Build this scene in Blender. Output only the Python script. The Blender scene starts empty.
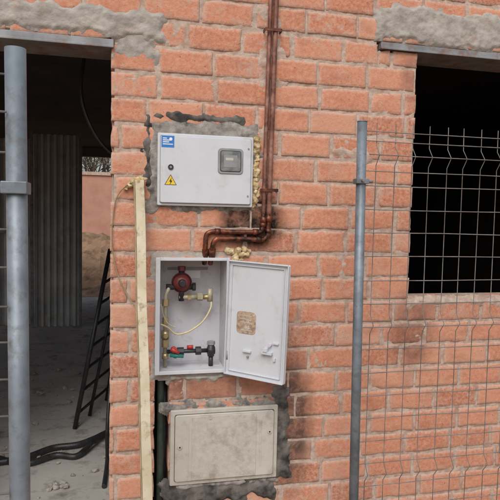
import bpy, math, random
from mathutils import Matrix, Vector, noise
random.seed(7)
S=bpy.context.scene
COL=bpy.context.collection
def N(x,y,z=0.0): return noise.noise(Vector((x,y,z)))
# ------------------------------------------------------------ materials
def newmat(name):
    m=bpy.data.materials.new(name); m.use_nodes=True
    nt=m.node_tree; b=nt.nodes["Principled BSDF"]
    return m,nt,b
def nz(nt,scale,detail=4,rough=.6,src=None,dist=0,vscale=None):
    g=nt.nodes.new("ShaderNodeNewGeometry") if src is None else None
    n=nt.nodes.new("ShaderNodeTexNoise"); n.inputs["Scale"].default_value=scale
    n.inputs["Detail"].default_value=detail; n.inputs["Roughness"].default_value=rough
    n.inputs["Distortion"].default_value=dist
    s=g.outputs["Position"] if src is None else src
    if vscale:
        vm=nt.nodes.new("ShaderNodeVectorMath"); vm.operation='MULTIPLY'; vm.inputs[1].default_value=vscale
        nt.links.new(s,vm.inputs[0]); s=vm.outputs[0]
    nt.links.new(s,n.inputs["Vector"]); return n.outputs["Fac"]
def ramp(nt,fac,a,b,ca=0,cb=1):
    r=nt.nodes.new("ShaderNodeMapRange"); r.inputs[1].default_value=a; r.inputs[2].default_value=b
    r.inputs[3].default_value=ca; r.inputs[4].default_value=cb; r.clamp=True
    nt.links.new(fac,r.inputs[0]); return r.outputs[0]
def mix(nt,fac,a,b,mode='MIX'):
    m=nt.nodes.new("ShaderNodeMix"); m.data_type='RGBA'; m.blend_type=mode
    for s,v in ((0,fac),(6,a),(7,b)):
        if hasattr(v,"links") or isinstance(v,bpy.types.NodeSocket): nt.links.new(v,m.inputs[s])
        elif s==0: m.inputs[0].default_value=v
        else: m.inputs[s].default_value=(*v,1)
    return m.outputs[2]
def mth(nt,op,a,b):
    m=nt.nodes.new("ShaderNodeMath"); m.operation=op; m.use_clamp=True
    for i,v in enumerate((a,b)):
        if isinstance(v,bpy.types.NodeSocket): nt.links.new(v,m.inputs[i])
        else: m.inputs[i].default_value=v
    return m.outputs[0]
def bump(nt,b,h,st=.5,d=.003):
    n=nt.nodes.new("ShaderNodeBump"); n.inputs["Strength"].default_value=st; n.inputs["Distance"].default_value=d
    nt.links.new(h,n.inputs["Height"]); nt.links.new(n.outputs[0],b.inputs["Normal"])
def simple(name,c1,c2,scale=20,rough=.6,metal=0,bst=.3,bd=.002,bscale=None,lo=.35,hi=.65,dirt=None,spec=.5):
    m,nt,b=newmat(name)
    f=ramp(nt,nz(nt,scale,3),lo,hi)
    c=mix(nt,f,c1,c2)
    if dirt:
        dc,ds,d0,d1=dirt
        c=mix(nt,ramp(nt,nz(nt,ds,4,.7),d0,d1),c,dc)
    nt.links.new(c,b.inputs["Base Color"])
    b.inputs["Roughness"].default_value=rough; b.inputs["Metallic"].default_value=metal
    b.inputs["Specular IOR Level"].default_value=spec
    if bst>.12: bump(nt,b,nz(nt,bscale or scale*4,3,.65),bst,bd)
    return m
MORT=(.50,.39,.32)
def brickmat():
    m,nt,b=newmat("brick")
    at=nt.nodes.new("ShaderNodeAttribute"); at.attribute_name="bv"
    sp=nt.nodes.new("ShaderNodeSeparateXYZ"); nt.links.new(at.outputs["Vector"],sp.inputs[0])
    edge,r1,r2=sp.outputs
    cr=nt.nodes.new("ShaderNodeValToRGB"); e=cr.color_ramp
    pts=[(0,(.36,.13,.08)),(.22,(.47,.185,.11)),(.5,(.54,.225,.135)),(.8,(.58,.27,.17)),(1,(.54,.32,.225))]
    e.elements[0].position=0; e.elements[0].color=(*pts[0][1],1); e.elements[1].position=1; e.elements[1].color=(*pts[-1][1],1)
    for p,c in pts[1:-1]:
        q=e.elements.new(p); q.color=(*c,1)
    nt.links.new(r1,cr.inputs[0]); c=cr.outputs[0]
    fine=nz(nt,60,3,.7); mid=nz(nt,17,4,.7,dist=.4); big=nz(nt,7,2,.65,vscale=(1,1,2.5)); low=nz(nt,2.2,1,.5)
    c=mix(nt,ramp(nt,fine,.38,.68),c,(.61,.32,.215))
    c=mix(nt,ramp(nt,big,.50,.78,0,.65),c,(.36,.14,.09))
    sm=ramp(nt,mid,.47,.68)
    ed=ramp(nt,edge,0,.018,1,0)
    k=mth(nt,'MULTIPLY',mth(nt,'ADD',ramp(nt,fine,.38,.60),.2),ed)
    amt=mth(nt,'ADD',mth(nt,'MULTIPLY',r2,.7),ramp(nt,low,.45,.68,-.22,.35))
    c=mix(nt,mth(nt,'MULTIPLY',sm,amt),c,MORT)
    c=mix(nt,mth(nt,'MULTIPLY',k,.8),c,MORT)
    c=mix(nt,ramp(nt,nz(nt,100,2,.6),.67,.73,0,.7),c,(.13,.07,.055))
    g=nt.nodes.new("ShaderNodeNewGeometry")
    def blob(cx,cz,sx,sz,amt,col,c,gain=2.0):
        v=nt.nodes.new("ShaderNodeVectorMath"); v.operation='SUBTRACT'; v.inputs[1].default_value=(cx,0,cz); nt.links.new(g.outputs["Position"],v.inputs[0])
        v2=nt.nodes.new("ShaderNodeVectorMath"); v2.operation='MULTIPLY'; v2.inputs[1].default_value=(1/sx,0,1/sz); nt.links.new(v.outputs[0],v2.inputs[0])
        v3=nt.nodes.new("ShaderNodeVectorMath"); v3.operation='LENGTH'; nt.links.new(v2.outputs[0],v3.inputs[0])
        a=mth(nt,'SUBTRACT',1.0,v3.outputs["Value"])
        a=mth(nt,'MULTIPLY',a,gain); a=mth(nt,'MULTIPLY',a,ramp(nt,mid,.32,.6,.5,1)); a=mth(nt,'MULTIPLY',a,amt)
        return mix(nt,a,c,col)
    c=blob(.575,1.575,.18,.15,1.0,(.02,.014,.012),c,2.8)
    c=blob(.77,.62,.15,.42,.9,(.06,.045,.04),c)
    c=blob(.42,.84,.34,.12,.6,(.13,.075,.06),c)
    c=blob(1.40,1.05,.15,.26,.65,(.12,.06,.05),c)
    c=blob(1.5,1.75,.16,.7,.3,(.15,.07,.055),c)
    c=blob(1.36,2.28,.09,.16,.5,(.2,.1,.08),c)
    nt.links.new(c,b.inputs["Base Color"]); b.inputs["Roughness"].default_value=.93; b.inputs["Specular IOR Level"].default_value=.15
    bump(nt,b,nz(nt,60,3,.75),.6,.005)
    return m
M={}
M['brick']=brickmat()
M['mortar']=simple("mortar",(.38,.295,.24),(.54,.43,.36),30,.95,bst=.7,bd=.004,bscale=90,dirt=((.34,.18,.12),12,.5,.75),spec=.2)
M['cement']=simple("rough_cement",(.18,.165,.15),(.35,.33,.295),22,.95,bst=.8,bd=.005,bscale=60,dirt=((.07,.065,.06),14,.5,.70),spec=.2)
M['cement_l']=simple("lintel_cement",(.28,.255,.225),(.43,.40,.36),14,.95,bst=.8,bd=.005,bscale=50,dirt=((.48,.32,.25),10,.58,.85),spec=.2)
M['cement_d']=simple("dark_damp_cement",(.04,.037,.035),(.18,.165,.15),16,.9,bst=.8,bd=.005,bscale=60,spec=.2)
M['foam']=simple("expanding_foam",(.48,.34,.14),(.70,.60,.38),45,.85,bst=.9,bd=.006,bscale=70,dirt=((.22,.12,.06),30,.48,.68))
M['wbox']=simple("polyester_white",(.55,.575,.61),(.59,.615,.65),6,.42,bst=0,dirt=((.42,.41,.39),9,.56,.85))
M['ibox']=simple("polyester_inner",(.55,.55,.59),(.60,.60,.64),6,.5,bst=0,dirt=((.34,.31,.28),12,.52,.8))
M['bbox']=simple("polyester_beige",(.46,.44,.385),(.52,.50,.445),9,.55,bst=.2,bd=.001,bscale=200,dirt=((.30,.26,.20),14,.52,.82))
M['bbox2']=simple("polyester_beige_textured",(.44,.415,.36),(.52,.495,.44),40,.6,bst=.6,bd=.002,bscale=260,dirt=((.27,.23,.18),14,.52,.8))
M['gap']=simple("black_recess_shade",(.01,.01,.01),(.02,.02,.02),30,.9,bst=0)  # recess shade put into the colour: chase back and latch holes
M['seam']=simple("dark_seam",(.06,.055,.045),(.10,.09,.075),30,.9,bst=0)  # dark line between frame and lid
M['blackp']=simple("black_plastic",(.015,.015,.017),(.035,.035,.035),30,.45,bst=0)
M['regred']=simple("regulator_maroon",(.10,.018,.018),(.16,.03,.028),30,.45,bst=0)
M['frame']=simple("grey_plastic",(.22,.23,.24),(.28,.29,.30),20,.5,bst=0)
M['copper']=simple("weathered_copper",(.24,.10,.07),(.36,.19,.145),25,.55,.25,bst=.2,dirt=((.12,.045,.03),9,.45,.65))
M['copperb']=simple("burnt_copper",(.08,.025,.015),(.28,.09,.045),22,.45,.5,bst=.2,dirt=((.02,.012,.01),18,.45,.62))
M['brass']=simple("brass",(.38,.29,.15),(.52,.43,.26),30,.4,.7,bst=0)
M['beigepipe']=simple("pale_fitting",(.34,.31,.21),(.46,.42,.32),30,.5,.2,bst=0)
M['hosey']=simple("yellowed_tube",(.55,.47,.26),(.62,.56,.36),30,.45,bst=0)
M['red']=simple("red_cap",(.40,.03,.03),(.45,.05,.04),30,.45,bst=0)
M['green']=simple("green_handle",(.02,.17,.13),(.03,.22,.17),30,.45,bst=0)
M['gpipe']=simple("dark_green_conduit",(.015,.03,.025),(.04,.06,.045),20,.5,bst=.2)
M['blue']=simple("blue_sticker",(.02,.17,.52),(.03,.2,.58),30,.4,bst=0)
M['white']=simple("white_print",(.75,.75,.75),(.8,.8,.8),30,.5,bst=0)
M['yellow']=simple("yellow_print",(.75,.50,.03),(.8,.56,.04),30,.5,bst=0)
M['label']=simple("brown_label",(.28,.19,.13),(.46,.34,.24),60,.6,bst=0,lo=.42,hi=.58,dirt=((.55,.5,.45),35,.58,.66))
M['galvpole']=simple("galvanised_post",(.15,.18,.21),(.24,.28,.32),9,.5,.3,bst=.15,bscale=80,dirt=((.12,.115,.11),25,.5,.75))
M['wire']=simple("galvanised_wire",(.15,.14,.13),(.25,.24,.23),14,.6,.3,bst=0)
M['wood']=simple("dirty_cream_batten",(.50,.43,.29),(.62,.56,.42),8,.75,bst=.3,bscale=60,dirt=((.28,.20,.11),24,.53,.72))
M['woode']=simple("batten_edge",(.26,.19,.11),(.38,.29,.17),20,.8,bst=.3,bscale=60)
M['steel']=simple("lintel_steel",(.19,.20,.21),(.29,.30,.31),12,.6,.3,bst=.2,dirt=((.22,.11,.07),14,.48,.7))
M['sheet']=simple("corrugated_steel",(.50,.50,.49),(.62,.62,.60),3,.6,.1,bst=0,dirt=((.30,.28,.25),4,.5,.8))
M['floor']=simple("concrete_floor",(.36,.345,.32),(.48,.46,.43),2.5,.9,bst=.5,bscale=30,dirt=((.16,.14,.12),5,.5,.72))
M['room']=simple("dark_room_shade",(.07,.055,.05),(.12,.09,.08),3,.95,bst=0)  # right room's darkness put into the colour of its walls and floor
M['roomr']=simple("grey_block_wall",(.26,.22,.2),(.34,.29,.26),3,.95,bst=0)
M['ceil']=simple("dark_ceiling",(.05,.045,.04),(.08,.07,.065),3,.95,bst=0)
M['dirt']=simple("dirt_ground",(.26,.15,.09),(.36,.23,.14),1.2,.95,bst=.8,bd=.02,bscale=9,dirt=((.14,.10,.06),4,.48,.66))
M['farbrick']=simple("distant_brick",(.40,.20,.14),(.46,.25,.18),3,.9,bst=.2)
M['bark']=simple("bark",(.10,.075,.055),(.16,.12,.09),20,.9,bst=0)
M['leaf']=simple("dry_leaves",(.10,.09,.04),(.16,.13,.06),8,.8,bst=0)
m,nt,b=newmat("window_glass"); b.inputs["Roughness"].default_value=.12
nt.links.new(mix(nt,ramp(nt,nz(nt,18,3),.4,.6),(.12,.13,.14),(.22,.23,.22)),b.inputs["Base Color"]); M['glass']=m
# ------------------------------------------------------------ mesh builder
def empty(name,loc=(0,0,0)):
    o=bpy.data.objects.new(name,None); o.location=loc; COL.objects.link(o); o.empty_display_size=.1; return o
class MB:
    def __init__(s): s.v=[];s.f=[];s.m=[];s.mats=[];s.sm=[]
    def mi(s,k):
        if k not in s.mats: s.mats.append(k)
        return s.mats.index(k)
    def box(s,x0,x1,y0,y1,z0,z1,k,mt=None):
        b=len(s.v); i=s.mi(k)
        for x in (x0,x1):
            for y in (y0,y1):
                for z in (z0,z1):
                    p=Vector((x,y,z)); s.v.append(mt@p if mt else p)
        for f in ((0,1,3,2),(4,6,7,5),(0,4,5,1),(2,3,7,6),(0,2,6,4),(1,5,7,3)):
            s.f.append([b+q for q in f]); s.m.append(i); s.sm.append(False)
        return s
    def tube(s,pts,r,k,n=10,smooth=True,res=0,caps=True,mt=None):
        P=[Vector(p) for p in pts]
        if mt: P=[mt@p for p in P]
        rr=r if isinstance(r,(list,tuple)) else [r]*len(P)
        if res and len(P)>2:
            Q=[];RR=[]
            for i in range(len(P)-1):
                a=P[max(i-1,0)];b_=P[i];c=P[i+1];d=P[min(i+2,len(P)-1)]
                for j in range(res):
                    t=j/res
                    Q.append(.5*((2*b_)+(-a+c)*t+(2*a-5*b_+4*c-d)*t*t+(-a+3*b_-3*c+d)*t**3)); RR.append(rr[i]*(1-t)+rr[i+1]*t)
            Q.append(P[-1]);RR.append(rr[-1]);P=Q;rr=RR
        i=s.mi(k); base=len(s.v); up=None
        for j,p in enumerate(P):
            t=(P[min(j+1,len(P)-1)]-P[max(j-1,0)]).normalized()
            if up is None:
                up=Vector((0,0,1)) if abs(t.z)<.9 else Vector((1,0,0))
            u=(up-t*up.dot(t)).normalized(); w=t.cross(u); up=u
            for q in range(n):
                a=2*math.pi*q/n; s.v.append(p+(u*math.cos(a)+w*math.sin(a))*rr[j])
        for j in range(len(P)-1):
            for q in range(n):
                a=base+j*n+q;b2=base+j*n+(q+1)%n
                s.f.append([a,b2,b2+n,a+n]);s.m.append(i);s.sm.append(smooth)
        if caps:
            s.f.append([base+q for q in range(n)][::-1]);s.m.append(i);s.sm.append(False)
            e=base+(len(P)-1)*n; s.f.append([e+q for q in range(n)]);s.m.append(i);s.sm.append(False)
        return s
    def build(s,name,parent=None,bev=0,seg=2):
        me=bpy.data.meshes.new(name); me.from_pydata([tuple(v) for v in s.v],[],s.f)
        for k in s.mats: me.materials.append(M[k])
        me.polygons.foreach_set("material_index",s.m); me.polygons.foreach_set("use_smooth",s.sm); me.update()
        o=bpy.data.objects.new(name,me); COL.objects.link(o)
        if parent: o.parent=parent; o.matrix_parent_inverse=Matrix()
        if bev:
            md=o.modifiers.new("b",'BEVEL'); md.width=bev; md.segments=seg; md.limit_method='ANGLE'; md.harden_normals=False
        return o
def rrect(x0,x1,z0,z1,r,n=6):
    P=[]
    for cx,cz,a0 in ((x1-r,z1-r,0),(x0+r,z1-r,90),(x0+r,z0+r,180),(x1-r,z0+r,270)):
        for i in range(n+1):
            a=math.radians(a0+90*i/n); P.append((cx+r*math.cos(a),cz+r*math.sin(a)))
    return P
def plate(mb,x0,x1,z0,z1,y0,y1,r,k,mt=None,inset=.0):
    i=mb.mi(k); ch=min(.0025,abs(y1-y0)*.5)
    rings=[(0,y1),(0,y0+ch),(ch,y0)]
    base=len(mb.v); cnt=None
    for d,y in rings:
        P=rrect(x0+d,x1-d,z0+d,z1-d,max(r-d,.0005)); cnt=len(P)
        for x,z in P:
            p=Vector((x,y,z)); mb.v.append(mt@p if mt else p)
    for a in range(2):
        for q in range(cnt):
            A=base+a*cnt+q;B=base+a*cnt+(q+1)%cnt
            mb.f.append([A,A+cnt,B+cnt,B]);mb.m.append(i);mb.sm.append(False)
    mb.f.append([base+2*cnt+q for q in range(cnt)][::-1]);mb.m.append(i);mb.sm.append(False)
# ------------------------------------------------------------ wall
bld=empty("brick_building")
DOOR=(-1.10,-.055,-.5,2.335); WIN=(1.373,2.62,1.20,2.40); LIN=(1.17,2.85,2.40,2.435)
holes=[DOOR,WIN,LIN,(.155,.555,1.65,1.945),(.147,.462,.888,1.40),(.142,.205,-.5,.888),(.222,.703,.382,.708)]
def subr(rects,h):
    out=[]
    for (a,b,c,d) in rects:
        x0,x1,z0,z1=h
        if x1<=a or x0>=b or z1<=c or z0>=d: out.append((a,b,c,d)); continue
        if x0>a: out.append((a,x0,c,d))
        if x1<b: out.append((x1,b,c,d))
        m0,m1=max(a,x0),min(b,x1)
        if z0>c: out.append((m0,m1,c,z0))
        if z1<d: out.append((m0,m1,z1,d))
    return out
WX0,WX1,WZ0,WZ1=-3.0,4.6,-.05,3.25
verts=[];faces=[];bv=[]
def brick(x0,x1,z0,z1,r1,r2):
    w,h=x1-x0,z1-z0
    if w<.014 or h<.012: return
    us=[0,min(.003,w*.1),min(.016,w*.25)]; 
    n=max(1,int(w/.05)); a0=us[-1]; us+= [a0+(w-2*a0)*i/n for i in range(1,n)]+[w-us[2],w-us[1],w]
    vs=[0,min(.003,h*.1),min(.016,h*.25),h*.5,h-min(.016,h*.25),h-min(.003,h*.1),h]
    nu,nv=len(us),len(vs); base=len(verts)
    off=random.uniform(-.003,.0015); tx=random.uniform(-.010,.010); tz=random.uniform(-.015,.015)
    rr=random.uniform(0,50)
    for j,v in enumerate(vs):
        for i,u in enumerate(us):
            X=x0+u;Zz=z0+v
            e=min(u,w-u,v,h-v)
            y=off+tx*(u-w/2)+tz*(v-h/2)+.0018*N(X*22,Zz*22,rr)
            jx=.0024*N(X*30,Zz*30,rr+9); jz=.0024*N(X*30,Zz*30,rr+19)
            if e<.001: y+=.0035
            corner=(min(u,w-u)<.02 and min(v,h-v)<.02)
            if e<.005:
                chip=max(0,N(X*18,Zz*18,rr+5)-.12)*.024
                if corner: chip*=1.6
                y+=chip*.4
                if v<.005: jz+=chip*.35
                if v>h-.005: jz-=chip*.35
                if u<.005: jx+=chip*.35
                if u>w-.005: jx-=chip*.35
            verts.append((X+jx,y,Zz+jz)); bv.append((e,r1,r2))
    for j in range(nv-1):
        for i in range(nu-1):
            a=base+j*nu+i; faces.append((a,a+1,a+nu+1,a+nu))
    loop=[base+i for i in range(nu)]+[base+j*nu+nu-1 for j in range(1,nv)]+[base+(nv-1)*nu+i for i in range(nu-2,-1,-1)]+[base+j*nu for j in range(nv-2,0,-1)]
    b2=len(verts)
    for q in loop:
        x,y,z=verts[q]; verts.append((x,.235,z)); bv.append((.03,r1,r2))
    L=len(loop)
    for q in range(L):
        faces.append((loop[q],b2+q,b2+(q+1)%L,loop[(q+1)%L]))
CH=.1115; BW=.243; J=.012
row=0; z=-.02
while z<WZ1:
    x=WX0-(BW/2 if row%2 else 0)+random.uniform(-.012,.012)
    dz=random.uniform(-.002,.002)
    while x<WX1:
        w=BW+random.uniform(-.007,.007)
        if random.random()<.04: w*=.72
        jj=J+random.uniform(-.003,.004)
        r1=min(1,max(0,random.gauss(.52,.20))); r2=random.random()**1.7
        if random.random()<.05: r1=random.uniform(0,.12)
        rects=[(max(x,WX0),min(x+w-jj,WX1),z+dz+J/2+random.uniform(-.0015,.002),z+dz+CH-J/2+random.uniform(-.0015,.002))]
        if rects[0][1]>rects[0][0]:
            for h in holes: rects=subr(rects,h)
            for r in rects: brick(*r,r1,r2)
        x+=w
    z+=CH; row+=1
me=bpy.data.meshes.new("wall_bricks"); me.from_pydata(verts,[],faces)
at=me.attributes.new("bv",'FLOAT_VECTOR','POINT'); at.data.foreach_set("vector",[c for v in bv for c in v])
me.materials.append(M['brick']); me.polygons.foreach_set("use_smooth",[True]*len(faces)); me.update()
o=bpy.data.objects.new("wall_bricks",me); COL.objects.link(o); o.parent=bld
mb=MB(); rs=[(WX0+.002,WX1-.002,WZ0,WZ1)]
for h in holes: rs=subr(rs,(h[0]-.005,h[1]+.005,h[2]-.005,h[3]+.005))
for r in rs: mb.box(r[0],r[1],.02,.239,r[2],r[3],'mortar')
mb.build("wall_core",bld)
def hfield(name,x0,x1,z0,z1,res,fn,mat,parent,hl=()):
    nx=int((x1-x0)/res)+1; nzz=int((z1-z0)/res)+1; V=[];ok=[]
    for j in range(nzz):
        for i in range(nx):
            X=x0+i*res;Zz=z0+j*res; y=fn(X,Zz); 
            k=y is not None
            for h in hl:
                if h[0]<X<h[1] and h[2]<Zz<h[3]: k=False
            ok.append(k); V.append((X,y if y is not None else 0,Zz))
    F=[]
    for j in range(nzz-1):
        for i in range(nx-1):
            a=j*nx+i
            if ok[a] and ok[a+1] and ok[a+nx] and ok[a+nx+1]: F.append((a,a+1,a+nx+1,a+nx))
    me=bpy.data.meshes.new(name); me.from_pydata(V,[],F); me.materials.append(M[mat]); me.polygons.foreach_set("use_smooth",[True]*len(F)); me.update()
    import bmesh
    bm=bmesh.new(); bm.from_mesh(me); bmesh.ops.delete(bm,geom=[v for v in bm.verts if not v.link_faces],context='VERTS'); bm.to_mesh(me); bm.free()
    o=bpy.data.objects.new(name,me); COL.objects.link(o); o.parent=parent; return o
hfield("mortar_joints",-1.9,3.2,-.02,3.1,.011,lambda x,z:.0034+.0036*N(x*26,z*26)+.0026*N(x*70,z*70,3)+.0016*N(x*5,z*5,7),'mortar',bld,[(h[0]-.004,h[1]+.004,h[2]-.004,h[3]+.004) for h in holes])
def sdr(x,z,r):
    dx=max(r[0]-x,x-r[1]);dz=max(r[2]-z,z-r[3])
    return math.hypot(max(dx,0),max(dz,0))+min(max(dx,dz),0)
def patch(name,rects,mat,t=.012,rag=.03,seed=0,hl=(),res=.005,fr=12,rough=.0045,parent=None):
    x0=min(r[0] for r in rects)-.05;x1=max(r[1] for r in rects)+.05;z0=min(r[2] for r in rects)-.05;z1=max(r[3] for r in rects)+.05
    def fn(x,z):
        d=min(sdr(x,z,r) for r in rects)+rag*(N(x*fr,z*fr,seed)+.5*N(x*fr*3,z*fr*3,seed+4))
        if d>.02: return None
        k=max(-1,min(1,-d/.02))
        return -(t*k*(1 if k>0 else 1.2))-rough*N(x*11,z*11,seed+8)-rough*.5*N(x*40,z*40,seed+2)-rough*.25*N(x*120,z*120,seed+2)
    return hfield(name,x0,x1,z0,z1,res,fn,mat,parent or bld,hl)
B1=(.142,.567,1.640,1.953);B2=(.145,.464,.893,1.408);B3=(.212,.713,.372,.720)
def gr(r,d): return (r[0]-d,r[1]+d,r[2]-d,r[3]+d)
patch("cement_surround_upper",[(.105,.585,1.62,2.015)],'cement',.007,.024,1,[gr(B1,-.004)])
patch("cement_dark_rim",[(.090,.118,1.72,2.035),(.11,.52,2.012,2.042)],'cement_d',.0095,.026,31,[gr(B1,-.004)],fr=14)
patch("cement_surround_open_box",[(.13,.47,.875,1.425)],'cement_l',.004,.016,2,[gr(B2,-.004)])
patch("cement_ledge",[(.20,.47,.845,.885)],'cement_l',.018,.03,3,[gr(B2,-.004)])
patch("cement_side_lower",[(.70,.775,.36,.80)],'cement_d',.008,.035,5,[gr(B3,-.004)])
patch("cement_top_lower",[(.19,.74,.715,.745)],'cement',.006,.03,6,[gr(B3,-.004)],fr=16)
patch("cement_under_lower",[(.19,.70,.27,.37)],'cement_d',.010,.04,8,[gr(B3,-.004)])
patch("cement_under_lip",[(.20,.72,.345,.372)],'cement',.016,.02,18,[gr(B3,-.004)])
patch("door_lintel_cement",[(-1.3,.165,2.345,2.46)],'cement_l',.010,.022,9,[(-2,-.056,1,2.336)],rough=.006)
patch("pillar_smear",[(-.05,.13,2.27,2.36)],'cement_l',.004,.05,19,[(-2,-.056,1,2.336)])
patch("window_lintel_cement",[(1.15,2.9,2.437,2.61)],'cement_l',.011,.026,10,[(1,3,2.2,2.436)],rough=.007)
patch("window_sill_cement",[(1.37,2.65,1.175,1.205)],'mortar',.007,.02,11)
patch("cement_smear_right",[(.95,1.12,1.9,1.93),(1.0,1.04,1.3,1.42)],'mortar',.003,.04,12)
patch("pipe_side_smear",[(.60,.63,1.95,2.6),(.66,.68,2.1,2.5)],'mortar',.003,.035,14)
mb=MB(); mb.box(1.175,2.845,-.012,.20,2.402,2.432,'steel'); mb.box(1.175,2.845,-.018,-.0125,2.399,2.409,'steel'); mb.build("window_steel_lintel",bld,.002)
mb=MB(); mb.box(-1.25,-.045,-.010,.20,2.300,2.333,'steel'); mb.box(-1.25,-.045,-.016,-.0105,2.297,2.307,'steel'); mb.build("door_steel_lintel",bld,.002)
mb=MB(); mb.box(1.3735,2.615,.0,.25,1.168,1.2,'mortar'); mb.build("window_sill",bld,.004)
# rooms: the left one has unseen side openings added to brighten it, and a doorway to the yard behind
mb=MB()
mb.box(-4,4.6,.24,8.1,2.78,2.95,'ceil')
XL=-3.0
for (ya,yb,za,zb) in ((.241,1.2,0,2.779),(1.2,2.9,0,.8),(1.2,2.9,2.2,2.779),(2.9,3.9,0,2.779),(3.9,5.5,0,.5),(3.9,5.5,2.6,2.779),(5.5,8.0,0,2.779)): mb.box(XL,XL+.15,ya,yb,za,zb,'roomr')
mb.box(4.4,4.55,.241,8.0,0,2.779,'room'); mb.box(.75,.87,.241,8.0,0,2.779,'roomr'); mb.box(.871,.88,.241,8.0,0,2.779,'room')  # partition added to keep daylight out of the right room
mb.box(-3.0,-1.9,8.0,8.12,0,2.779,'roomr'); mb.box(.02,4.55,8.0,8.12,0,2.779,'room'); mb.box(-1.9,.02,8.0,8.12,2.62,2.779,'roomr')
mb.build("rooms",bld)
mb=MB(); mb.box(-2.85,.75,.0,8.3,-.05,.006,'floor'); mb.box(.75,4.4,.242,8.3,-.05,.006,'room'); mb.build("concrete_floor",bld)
# ------------------------------------------------------------ meter box (closed)
e=empty("electric_meter_box",(0,0,0))
mb=MB()
plate(mb,B1[0],B1[1],B1[2],B1[3],-.022,.10,.006,'wbox')
mb.build("housing",e)
mb=MB(); plate(mb,B1[0]+.010,B1[1]-.010,B1[2]+.010,B1[3]-.010,-.0235,-.0221,.005,'frame'); mb.build("door_seam",e)
mb=MB(); plate(mb,B1[0]+.012,B1[1]-.012,B1[2]+.012,B1[3]-.012,-.033,-.0236,.008,'wbox'); mb.build("door",e)
mb=MB(); plate(mb,.404,.518,1.785,1.898,-.037,-.0331,.016,'frame'); plate(mb,.414,.508,1.795,1.888,-.0385,-.0371,.010,'blackp'); plate(mb,.417,.505,1.798,1.885,-.0395,-.0386,.008,'glass')
mb.box(.43,.49,-.0402,-.0396,1.815,1.868,'frame'); mb.box(.438,.472,-.0406,-.0403,1.845,1.856,'bbox')
mb.build("inspection_window",e)
mb=MB(); mb.tube([(.198,-.0331,1.806),(.198,-.037,1.806)],.012,'blackp',20); mb.tube([(.198,-.0371,1.806),(.198,-.0385,1.806)],.005,'frame',12)
mb.tube([(.542,-.0331,1.90),(.542,-.036,1.90)],.004,'frame',10); mb.tube([(.542,-.0331,1.69),(.542,-.036,1.69)],.004,'frame',10)
mb.build("lock",e)
mb=MB(); mb.box(.157,.212,-.0336,-.0331,1.89,1.940,'blue'); 
for zz,a,b_ in ((1.927,.163,.180),(1.919,.163,.196),(1.911,.163,.190),(1.902,.163,.206)): mb.box(a,b_,-.0340,-.0337,zz,zz+.004,'white')
mb.tube([(.197,-.0337,1.926),(.197,-.0341,1.926)],.007,'white',14)
mb.build("blue_sticker",e)
mb=MB()
def tri(cx,cz,r,y,k):
    i=mb.mi(k); b=len(mb.v)
    for a in (90,210,330): mb.v.append(Vector((cx+r*math.cos(math.radians(a)),y,cz+r*math.sin(math.radians(a)))))
    mb.f.append([b,b+1,b+2]);mb.m.append(i);mb.sm.append(False)
tri(.198,1.744,.031,-.0333,'blackp'); tri(.198,1.744,.026,-.0336,'yellow')
i=mb.mi('blackp'); b0=len(mb.v)
for p in ((.202,1.762),(.192,1.743),(.198,1.743),(.194,1.728),(.206,1.748),(.200,1.748)): mb.v.append(Vector((p[0],-.0339,p[1])))
mb.f.append([b0,b0+1,b0+2,b0+5]);mb.f.append([b0+2,b0+3,b0+4,b0+5]);mb.m+= [i,i];mb.sm+=[False,False]
mb.build("warning_sign",e)
def foam(name,pts,seed=0,par=None):
    import bmesh
    bm=bmesh.new()
    for (x,y,z,r) in pts:
        bmesh.ops.create_icosphere(bm,subdivisions=3,radius=r,matrix=Matrix.Translation((x,y,z)))
    for v in bm.verts:
        q=v.co; k=N(q.x*60,q.z*60,seed+q.y*60)+.6*N(q.x*140,q.z*140,seed+q.y*140)
        v.co+=v.normal*(k*.009)
    me=bpy.data.meshes.new(name); bm.to_mesh(me); bm.free(); me.materials.append(M['foam']); me.polygons.foreach_set("use_smooth",[True]*len(me.polygons))
    o=bpy.data.objects.new(name,me); COL.objects.link(o); 
    if par: o.parent=par
    return o
random.seed(3)
foam("foam_seal",[(.578+random.uniform(-.006,.012),.008,1.65+i*.0105,random.uniform(.013,.022)) for i in range(29)],1,e)
foam("expanding_foam_blob",[(.46+i*.012,.003,1.432+random.uniform(-.014,.014),random.uniform(.012,.02)) for i in range(9)]+[(.50,-.0,1.41,.02),(.52,-.0,1.40,.014),(.535,0,1.45,.014)],2)
# ------------------------------------------------------------ open gas box
g=empty("gas_regulator_box")
x0,x1,z0,z1=B2; D=.165
mb=MB()
mb.box(x0,x0+.005,-.022,D,z0,z1,'ibox'); mb.box(x1-.005,x1,-.022,D,z0,z1,'ibox')
mb.box(x0+.005,x1-.005,-.022,D,z1-.005,z1,'ibox'); mb.box(x0+.005,x1-.005,-.022,D,z0,z0+.005,'ibox')
mb.box(x0+.005,x1-.005,D-.005,D,z0+.005,z1-.005,'ibox')
mb.build("housing",g,.0015)
mb=MB(); w=.014
mb.box(x0-.006,x0+w,-.027,-.0222,z0-.004,z1+.004,'wbox'); mb.box(x1-w*.7,x1+.004,-.027,-.0222,z0-.004,z1+.004,'wbox')
mb.box(x0+w,x1-w*.7,-.027,-.0222,z1-w+.004,z1+.004,'wbox'); mb.box(x0+w,x1-w*.7,-.027,-.0222,z0-.004,z0+w-.002,'wbox')
mb.build("rim",g,.0015)
ang=math.atan2(-.185,.217)
zc=(z0+z1)/2
DM=Matrix.Translation((.462,-.028,zc-.004))@Matrix.Rotation(ang,4,'Z')@Matrix.Rotation(math.radians(1.5),4,'Y')@Matrix.Translation((0,0,-zc))
mb=MB(); W=.296; a,b_=z0-.002,z1+.0
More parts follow.
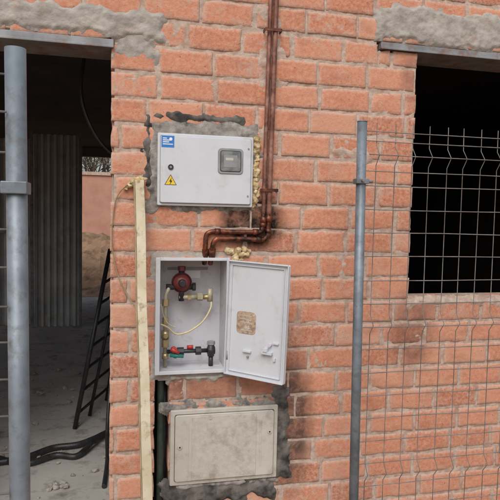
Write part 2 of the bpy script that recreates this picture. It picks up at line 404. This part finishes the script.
plate(mb,.0,W,a,b_,-.004,.004,.006,'wbox',DM)
mb.box(.0,.005,-.018,-.0042,a,b_,'wbox',DM); mb.box(W-.005,W,-.018,-.0042,a+.004,b_-.004,'wbox',DM)
mb.box(.005,W-.005,-.018,-.0042,b_-.005,b_,'wbox',DM); mb.box(.005,W-.005,-.018,-.0042,a,a+.005,'wbox',DM)
mb.box(.018,.021,-.011,-.0042,a+.02,b_-.02,'wbox',DM); mb.box(W-.024,W-.021,-.011,-.0042,a+.02,b_-.02,'wbox',DM)
mb.box(.0211,W-.0241,-.011,-.0042,a+.018,a+.021,'wbox',DM); mb.box(.0211,W-.0241,-.011,-.0042,b_-.021,b_-.018,'wbox',DM)
mb.build("open_door",g,.001)
mb=MB(); plate(mb,.050,.146,1.085,1.185,-.0056,-.0042,.018,'label',DM)
for zz,xa,xb in ((1.165,.066,.128),(1.150,.066,.11),(1.135,.07,.126),(1.10,.072,.13)): mb.box(xa,xb,-.0062,-.0057,zz,zz+.004,'bbox',DM)
mb.build("door_label",g)
mb=MB()
mb.box(.185,.235,-.022,-.0042,1.012,1.024,'wbox',DM); mb.box(.195,.215,-.026,-.0042,1.0241,1.040,'wbox',DM); mb.tube([(.222,-.0042,1.055),(.222,-.02,1.055)],.008,'ibox',12,mt=DM)
mb.box(.09,.13,-.016,-.0042,1.005,1.014,'wbox',DM); mb.box(.235,.262,-.014,-.0042,1.06,1.068,'wbox',DM); mb.box(.24,.25,-.014,-.0042,.985,1.0,'wbox',DM)
mb.tube([(.115,-.0042,.985),(.115,-.014,.985)],.005,'frame',10,mt=DM)
mb.build("door_latch",g,.001)
mb=MB()
for zz in (1.33,.97): mb.tube([(.464,-.029,zz-.02),(.464,-.029,zz+.02)],.006,'frame',12)
mb.build("hinges",g)
mb=MB(); cx,cy,cz=.262,.06,1.290
prof=[(0,.010),(.004,.032),(.012,.037),(.018,.046),(.026,.047),(.030,.046)]
P=[(cx,cy+.03-p[0],cz) for p in prof]; mb.tube(P,[p[1] for p in prof],'blackp',28)
prof=[(.0301,.044),(.038,.036),(.046,.028),(.052,.020)]
P=[(cx,cy+.03-p[0],cz) for p in prof]; mb.tube(P,[p[1] for p in prof],'regred',28)
prof=[(.0521,.018),(.056,.017),(.070,.016),(.072,.013)]
P=[(cx,cy+.03-p[0],cz) for p in prof]; mb.tube(P,[p[1] for p in prof],'blackp',20)
mb.tube([(cx,cy+.0095,cz),(cx,cy+.0035,cz)],.0478,'red',28)
mb.tube([(cx,cy+.01,cz-.085),(cx,cy+.01,cz+.055)],[.013,.014],'blackp',14); mb.tube([(cx-.0,cy+.01,cz+.055),(cx,cy+.01,cz+.075)],.018,'regred',6,False)
mb.tube([(cx-.07,cy+.01,cz-.02),(cx+.05,cy+.01,cz-.02)],.014,'blackp',14); mb.tube([(cx+.05,cy+.01,cz-.02),(cx+.065,cy+.01,cz-.02)],.019,'blackp',6,False)
mb.build("regulator",g)
mb=MB()
mb.tube([(cx-.01,cy+.01,1.222),(.335,cy+.01,1.222)],.011,'beigepipe',14); mb.tube([(.335,cy+.01,1.222),(.36,cy+.01,1.222)],.018,'beigepipe',6,False); mb.tube([(.36,cy+.01,1.222),(.405,cy+.01,1.222)],.012,'brass',14)
mb.tube([(.395,cy+.01,1.20),(.395,cy+.01,1.262)],.013,'beigepipe',12)
mb.tube([(.290,cy+.01,1.222),(.306,cy+.01,1.222)],.018,'brass',6,False)
mb.build("outlet_fitting",g)
mb=MB(); px=.190
mb.tube([(px,cy,.905),(px,cy,1.235),(px+.012,cy,1.262),(cx-.06,cy+.01,1.270)],.009,'beigepipe',12)
for a_,b_2,r_,n_ in ((1.185,1.215,.017,6),(1.10,1.13,.015,6),(1.035,1.07,.019,14),(.995,1.03,.017,6),(.94,.965,.015,14)): mb.tube([(px,cy,a_),(px,cy,b_2)],r_,'brass',n_,n_>8)
mb.tube([(px,cy-.03,1.05),(px,cy+.0,1.05)],.010,'brass',12)
mb.build("riser_pipe",g)
mb=MB()
mb.tube([(.400,cy,1.20),(.395,cy-.01,1.17),(.365,cy-.02,1.12),(.325,cy-.02,1.085),(.28,cy-.02,1.062),(.235,cy-.02,1.058),(.20,cy-.03,1.09),(.165,cy-.05,1.11)],.0042,'hosey',8,res=6)
mb.tube([(.165,cy-.05,1.20),(.185,cy-.03,1.13),(.21,cy-.02,1.10),(.235,cy-.02,1.09)],.002,'hosey',6,res=5)
mb.build("yellow_tube",g)
mb=MB()
mb.tube([(px+.01,cy,.972),(.40,cy,.972)],.010,'blackp',12)
mb.tube([(.245,cy,.972),(.275,cy,.972)],.019,'blackp',8,False); mb.tube([(.33,cy,.972),(.355,cy,.972)],.020,'blackp',8,False)
mb.tube([(.385,cy,.972),(.42,cy,.972)],.019,'blackp',12); mb.tube([(.402,cy,.945),(.402,cy,1.000)],.016,'blackp',12); mb.tube([(.402,cy,1.0),(.402,cy,1.015)],.019,'frame',6,False)
mb.tube([(.402,cy,.90),(.402,cy,.945)],.011,'blackp',12)
mb.build("meter_coupling",g)
mb=MB()
mb.tube([(.228,cy-.01,.985),(.228,cy-.035,.987)],.014,'red',16); mb.tube([(.215,cy-.036,.992),(.25,cy-.036,.972)],[.010,.006],'red',10)
mb.tube([(.212,cy-.02,.962),(.272,cy-.03,.955)],[.011,.008],'green',10); mb.tube([(.235,cy-.02,.955),(.235,cy,.96)],.012,'green',12)
mb.tube([(.29,cy-.0,.99),(.318,cy-.005,.992)],.009,'red',10)
mb.build("valve_handles",g)
mb=MB(); mb.box(.205,.395,D-.012,D-.006,1.34,1.352,'frame'); mb.box(.29,.36,D-.0065,D-.0052,1.30,1.335,'white'); mb.box(.165,.17,D-.03,D-.006,.94,1.36,'frame'); mb.build("backplate_bracket",g)
# ------------------------------------------------------------ lower box
u=empty("utility_cabinet")
x0,x1,z0,z1=B3
mb=MB(); plate(mb,x0,x1,z0,z1,-.016,.10,.006,'bbox'); mb.build("frame",u)
mb=MB(); plate(mb,x0+.018,x1-.018,z0+.018,z1-.018,-.0172,-.0161,.010,'seam'); mb.build("frame_seam",u)
mb=MB(); plate(mb,x0+.0205,x1-.0205,z0+.0205,z1-.0205,-.026,-.0173,.012,'bbox'); mb.build("lid",u)
mb=MB(); plate(mb,x0+.095,x1-.105,z0+.024,z1-.030,-.0282,-.0261,.004,'bbox2'); mb.build("textured_panel",u)
mb=MB()
for xx,zz in ((x0+.042,.555),(x1-.042,.60)):
    mb.tube([(xx,-.0261,zz),(xx,-.031,zz)],.010,'bbox2',16); mb.tube([(xx,-.0311,zz),(xx,-.032,zz)],.004,'gap',10)
mb.box(x0+.075,x0+.082,-.028,-.0261,.44,.66,'bbox'); mb.box(x1-.088,x1-.081,-.028,-.0261,.44,.66,'bbox')
mb.tube([(.39,-.0282,.685),(.39,-.031,.685)],.010,'bbox2',16)
mb.build("latches",u,.001)
mb=MB(); mb.tube([(.172,.05,-.02),(.172,.045,.5),(.171,.05,.885)],.016,'gpipe',14,res=6); mb.tube([(.194,.11,-.02),(.193,.1,.885)],.012,'blackp',12); mb.build("conduit_in_chase")
mb=MB(); mb.box(.146,.203,.2405,.25,-.02,.93,'gap'); mb.build("chase_back",bld)  # black sheet standing in for the shade deep in the chase
# ------------------------------------------------------------ copper pipes
c=empty("copper_pipes")
mb=MB()
mb.tube([(.662,-.02,3.2),(.658,-.02,2.6),(.649,-.02,1.9),(.645,-.02,1.60)],.0115,'copper',14,res=6)
mb.tube([(.638,-.012,3.2),(.634,-.012,2.6),(.625,-.012,1.9),(.621,-.018,1.60)],.0095,'copper',14,res=6)
mb.build("risers",c)
mb=MB()
mb.tube([(.645,-.02,1.61),(.644,-.02,1.535),(.640,-.02,1.513),(.628,-.02,1.499),(.61,-.02,1.495),(.43,-.025,1.497),(.405,-.027,1.494),(.393,-.025,1.480),(.388,-.02,1.45),(.388,.03,1.38)],.0115,'copperb',14,res=5)
mb.tube([(.621,-.018,1.61),(.62,-.018,1.562),(.614,-.018,1.542),(.60,-.018,1.530),(.47,-.018,1.528),(.40,-.016,1.529),(.372,-.016,1.523),(.360,-.015,1.508),(.357,-.012,1.46),(.36,.03,1.38)],.0110,'copperb',14,res=5)
for xx,zz,h in ((.645,1.59,.03),(.621,1.585,.03),(.6445,1.535,.018),(.62,1.563,.018)): mb.tube([(xx,-.019,zz-h/2),(xx,-.019,zz+h/2)],.0145,'copperb',14)
for xx,zz in ((.60,1.496),(.585,1.529),(.44,1.497),(.41,1.529)): mb.tube([(xx-.012,-.0195,zz),(xx+.012,-.0195,zz)],.0143,'copperb',14)
mb.tube([(.359,.0,1.45),(.362,.01,1.41)],.016,'copperb',12); mb.tube([(.389,-.015,1.45),(.389,.005,1.41)],.016,'copperb',12)
mb.build("elbows",c)
mb=MB()
for zz in (2.43,1.72):
    mb.box(.610,.680,-.037,-.033,zz-.007,zz+.007,'copperb'); mb.box(.606,.6098,-.037,.01,zz-.007,zz+.007,'copperb'); mb.box(.6802,.684,-.037,.01,zz-.007,zz+.007,'copperb')
mb.build("pipe_clips",c,.001)
# ------------------------------------------------------------ batten leaning on the wall
e=empty("wooden_batten")
mb=MB()
T=Vector((.062,-.035,1.745));Bm=Vector((.1075,-.475,.0)); n=26; hw=.0225
for (k,xa,xb,ya,yb) in (('wood',-hw+.007,hw,-.012,.010),('woode',-hw,-hw+.0065,-.008,.012)):
    i=mb.mi(k); rows=[]
    for j in range(n+1):
        t=j/n; p=Bm.lerp(T,t); wob=.003*N(t*5,1,2); 
        r=[]
        for (xx,yy) in ((xa,ya),(xb,ya),(xb,yb),(xa,yb)):
            jx=.0014*N(t*18,xx*90,yy*90)
            mb.v.append(Vector((p.x+xx+wob+jx,p.y+yy+jx,p.z))); r.append(len(mb.v)-1)
        rows.append(r)
    for j in range(n):
        for q in range(4):
            mb.f.append([rows[j][q],rows[j][(q+1)%4],rows[j+1][(q+1)%4],rows[j+1][q]]);mb.m.append(i);mb.sm.append(False)
    mb.f.append(rows[0][::-1]);mb.f.append(rows[-1]);mb.m+=[i,i];mb.sm+=[False]*2
mb.build("board",e,.002)
foam("foam_cap",[(.06,-.03,1.742,.020),(.045,-.02,1.738,.018),(.028,-.012,1.722,.014),(.078,-.03,1.748,.014),(.01,-.008,1.71,.010)],5,e)
mb=MB(); mb.tube([(.05,-.03,1.74),(.01,-.02,1.72),(-.028,-.012,1.67),(-.045,-.012,1.58),(-.047,-.012,1.47),(-.03,-.012,1.36),(.01,-.012,1.26),(.05,-.02,1.20)],.0025,'woode',8,res=8)
mb.build("pale_cable",e)
# ------------------------------------------------------------ fences
random.seed(11)
hs=[1.965,1.925,1.865,1.80,1.74]+[1.64-.1*i for i in range(15)]
e=empty("wire_fence"); yp=-.30
mb=MB()
for xx in (.963,4.28):
    ln=.018 if xx<1 else 0
    mb.tube([(xx+ln*1.2,yp,.06),(xx,yp,2.0)],.0205,'galvpole',20); mb.tube([(xx,yp,2.0),(xx,yp,2.004)],.0212,'galvpole',20)
mb.build("posts",e)
folds=[1.865,1.15,.5]
def off(z):
    y=0
    for c_ in folds: y=max(y,max(0,.03-abs(z-c_)*.75))
    return -y
mb=MB(); x=1.03
while x<=4.2:
    jx=random.uniform(-.004,.004); sl=random.uniform(-.004,.004)
    zs=sorted(set([.22,2.0]+[f+d for f in folds for d in (-.04,0,.04)]))
    mb.tube([(x+jx+sl*(q-1)+.003*N(q*3,x*4),yp+off(q),q) for q in zs],.0019,'wire',6,caps=False); x+=.083
for z in hs:
    mb.tube([(.985+q*.18,yp+off(z)-.004,z+.006*N(q*.5,z*5)) for q in range(19)],.0020,'wire',6,caps=False)
mb.build("mesh",e)
mb=MB()
for xx in (.985,4.28): mb.box(xx-.11,xx+.11,yp-.28,yp+.24,0,.12,'cement_l')
mb.build("feet",e,.015)
mb=MB(); mb.box(.938,.992,-.325,-.2785,1.745,1.766,'galvpole'); mb.tube([(.992,-.30,1.757),(1.02,-.30,1.757)],.006,'steel',8); mb.tube([(.96,-.327,1.757),(.96,-.342,1.757)],.007,'steel',6,False); mb.build("clamp",e,.002)
f=empty("wire_fence.001")
yp=-1.25
mb=MB(); mb.tube([(-.203,yp,.06),(-.213,yp,1.925)],.0205,'galvpole',24); mb.tube([(-3.60,yp,.06),(-3.60,yp,1.93)],.0205,'galvpole',20); mb.build("posts",f)
mb=MB(); k=0; z=1.875
while z>.15:
    y_=yp-.0-(.02 if k%5==1 else 0)
    mb.tube([(-3.6,yp,z)]+[(-3.4+q*.3,y_+.003*N(q,z),z+.003*N(q,z*3)) for q in range(11)]+[(-.226,y_,z-.002)],.0024,'wire',6); z-=.0775; k+=1
x=-3.5
while x<-.262: mb.tube([(x,yp+.004,.15),(x,yp+.004,1.91)],.0022,'wire',6); x+=.0835
mb.build("mesh",f)
mb=MB(); mb.box(-.238,-.188,yp-.026,yp+.026,1.635,1.660,'galvpole'); mb.box(-.33,-.2385,yp-.012,yp-.004,1.640,1.655,'galvpole'); mb.tube([(-.262,yp-.012,1.648),(-.262,yp-.03,1.648)],.008,'steel',6,False); mb.build("clamp",f,.002)
mb=MB(); mb.box(-.32,-.1,yp-.28,yp+.28,0,.12,'cement_l'); mb.box(-3.71,-3.49,yp-.28,yp+.28,0,.12,'cement_l'); mb.build("feet",f,.015)
# ------------------------------------------------------------ interior things
mb=MB(); i=mb.mi('sheet')
def corr(xa,xb,y,z0,z1,p=.075,d=.022):
    b=len(mb.v); xs=[];x=xa
    while x<xb:
        xs+= [(x,0),(x+p*.35,0),(x+p*.5,d),(x+p*.85,d)]; x+=p
    for (xx,dd) in xs:
        mb.v.append(Vector((xx,y-dd,z0)));mb.v.append(Vector((xx,y-dd,z1)))
    for q in range(len(xs)-1):
        mb.f.append([b+2*q,b+2*q+2,b+2*q+3,b+2*q+1]);mb.m.append(i);mb.sm.append(False)
corr(-1.23,-.585,5.6,.01,2.66,.085,.04); corr(-2.2,-1.27,5.75,.01,2.60,.11,.05)
mb.box(-1.24,-1.20,5.52,5.555,.01,2.7,'steel'); mb.box(-.60,-.57,5.52,5.555,.01,2.7,'steel')
mb.box(-2.2,-1.3,5.66,5.69,1.3,1.36,'steel')
mb.build("corrugated_metal_sheet")
mb=MB()
A0,A1=Vector((-.34,1.7,.01)),Vector((-.10,2.0,1.32)); C0,C1=Vector((-.13,2.30,.01)),Vector((.10,2.45,1.42))
mb.tube([A0,A1],.017,'blackp',8); mb.tube([C0,C1],.017,'blackp',8)
E0,E1=Vector((-.25,1.95,.01)),Vector((-.02,2.2,1.2)); mb.tube([E0,E1],.013,'blackp',8)
for q in range(8):
    t=.08+q*.12; mb.tube([A0.lerp(A1,t),C0.lerp(C1,t)],.011,'blackp',8)
mb.build("step_ladder")
mb=MB()
def flex(pts,r):
    P=[Vector((x,y,z)) for x,y,z in pts]; Q=[]
    for j in range(len(P)-1):
        a=P[max(j-1,0)];b_=P[j];c_=P[j+1];d=P[min(j+2,len(P)-1)]
        m_=max(2,int((c_-b_).length/.007))
        for q in range(m_):
            t=q/m_; Q.append(.5*((2*b_)+(-a+c_)*t+(2*a-5*b_+4*c_-d)*t*t+(-a+3*b_-3*c_+d)*t**3))
    mb.tube(Q,[r*(1 if q%2 else .86) for q in range(len(Q))],'blackp',10)
flex([(-.9,1.15,.03),(-.62,1.2,.03),(-.45,1.33,.03),(-.28,1.35,.035),(-.12,1.48,.04),(.05,1.65,.03)],.022)
flex([(-.85,1.30,.03),(-.60,1.12,.03),(-.42,1.20,.035),(-.28,1.18,.03),(-.18,1.36,.06),(-.10,1.52,.04)],.020)
flex([(-.10,.75,.02),(-.09,1.1,.03),(-.10,1.4,.1),(-.08,1.6,.4),(-.02,1.7,.7)],.014)
mb.build("corrugated_hose")
mb=MB(); mb.tube([(-.20,.6,2.75),(-.203,.6,2.45),(-.222,.6,2.25),(-.19,.6,2.10),(-.10,.6,1.95),(.05,.6,1.86),(.3,.55,1.84)],.009,'blackp',10,res=8); mb.build("hanging_cable")
import bmesh
bm=bmesh.new(); random.seed(5)
for _ in range(90):
    cx,cy=random.uniform(-1.0,-.05),random.uniform(.3,3.6); r=random.choice([.006,.01,.015,.025])
    if random.random()<.15: cx,cy,r=-.36+random.uniform(-.05,.05),.82+random.uniform(-.04,.04),.018
    g0=bmesh.ops.create_icosphere(bm,subdivisions=1,radius=r,matrix=Matrix.Translation((cx,cy,.008+r*.4))@Matrix.Scale(.6,4,(0,0,1)))
    for v in g0['verts']: v.co+=Vector([random.uniform(-.25,.25)*r for _ in range(3)])
me=bpy.data.meshes.new("rubble"); bm.to_mesh(me); bm.free(); me.materials.append(M['cement_l']); o=bpy.data.objects.new("rubble",me); COL.objects.link(o)
# ------------------------------------------------------------ outside
mb=MB(); R=400; mb.v+= [Vector((-R,-R,-.03)),Vector((R,-R,-.03)),Vector((R,R,-.03)),Vector((-R,R,-.03))]; mb.f.append([0,1,2,3]); mb.m.append(mb.mi('dirt')); mb.sm.append(False); mb.build("ground")
V=[];F=[];nx=120;ny=60
for j in range(ny):
    for i_ in range(nx):
        x=-6+i_*.1;y=8.6+j*.1; h=1.45*math.exp(-((y-11.2)/1.3)**2)*(.8+.35*N(x*.5,2))+.15*N(x*1.5,y*1.5)+.09*N(x*5,y*5)+.05*N(x*13,y*13)-.12
        V.append((x,y,h))
for j in range(ny-1):
    for i_ in range(nx-1):
        a=j*nx+i_; F.append((a,a+1,a+nx+1,a+nx))
me=bpy.data.meshes.new("dirt_mound"); me.from_pydata(V,[],F); me.materials.append(M['dirt']); o=bpy.data.objects.new("dirt_mound",me); COL.objects.link(o)
mb=MB(); mb.box(-9,7,15,15.2,-.03,2.75,'farbrick'); mb.box(-9,7,14.95,15.25,2.751,2.85,'mortar'); mb.build("brick_boundary_wall")
mb=MB(); random.seed(9)
def br(p,d,l,r,lv):
    q=p+d*l; mb.tube([p,(p+q)/2+Vector((random.uniform(-.05,.05)*l,0,0)),q],[r,r*.8,r*.6],'bark',5,caps=False)
    if lv==0:
        for _ in range(4):
            c_=p.lerp(q,random.random())+Vector([random.uniform(-.12,.12) for _ in range(3)]); s=.035
            i=mb.mi('leaf'); b=len(mb.v)
            for _k in range(3): mb.v.append(c_+Vector([random.uniform(-s,s) for _ in range(3)]))
            mb.f.append([b,b+1,b+2]);mb.m.append(i);mb.sm.append(False)
        return
    for _ in range(4 if lv>1 else 3):
        nd=(d+Vector([random.uniform(-.75,.75) for _ in range(3)])+Vector((0,0,.15))).normalized(); br(p.lerp(q,random.uniform(.55,1)),nd,l*.72,r*.55,lv-1)
br(Vector((-1.3,17.5,-.03)),Vector((0,0,1)),1.9,.11,5)
mb.build("bare_tree")
# ------------------------------------------------------------ light, camera
az=Vector((-.35,-.94)); el=math.radians(48)
w=bpy.data.worlds.new("World"); S.world=w; w.use_nodes=True; nt=w.node_tree
sk=nt.nodes.new("ShaderNodeTexSky"); sk.sky_type='NISHITA'; sk.sun_disc=False; sk.sun_elevation=el; sk.sun_rotation=math.atan2(az.x,az.y)%(2*math.pi); sk.air_density=1.0; sk.dust_density=4
hs_=nt.nodes.new("ShaderNodeHueSaturation"); hs_.inputs["Saturation"].default_value=.5
nt.links.new(sk.outputs[0],hs_.inputs["Color"]); bg=nt.nodes["Background"]; bg.inputs[1].default_value=.145; nt.links.new(hs_.outputs[0],bg.inputs[0])
L=bpy.data.lights.new("sun",'SUN'); L.energy=1.15; L.angle=math.radians(35); L.color=(1,.97,.93)
lo=bpy.data.objects.new("sun",L); COL.objects.link(lo)
sd=Vector((az.x*math.cos(el),az.y*math.cos(el),math.sin(el))); lo.rotation_euler=sd.to_track_quat('Z','Y').to_euler()
cam=bpy.data.cameras.new("camera"); cam.sensor_width=36; cam.lens=36*550/500; cam.clip_end=2000; cam.clip_start=.02
co=bpy.data.objects.new("camera",cam); COL.objects.link(co)
co.matrix_world=Matrix.Translation((0,-2.45,1.6))@Matrix.Rotation(math.radians(-13),4,'Z')@Matrix.Rotation(math.radians(86.5),4,'X')@Matrix.Rotation(math.radians(1.2),4,'Z')
S.camera=co
S.view_settings.view_transform='Standard'; S.view_settings.look='None'; S.view_settings.exposure=0
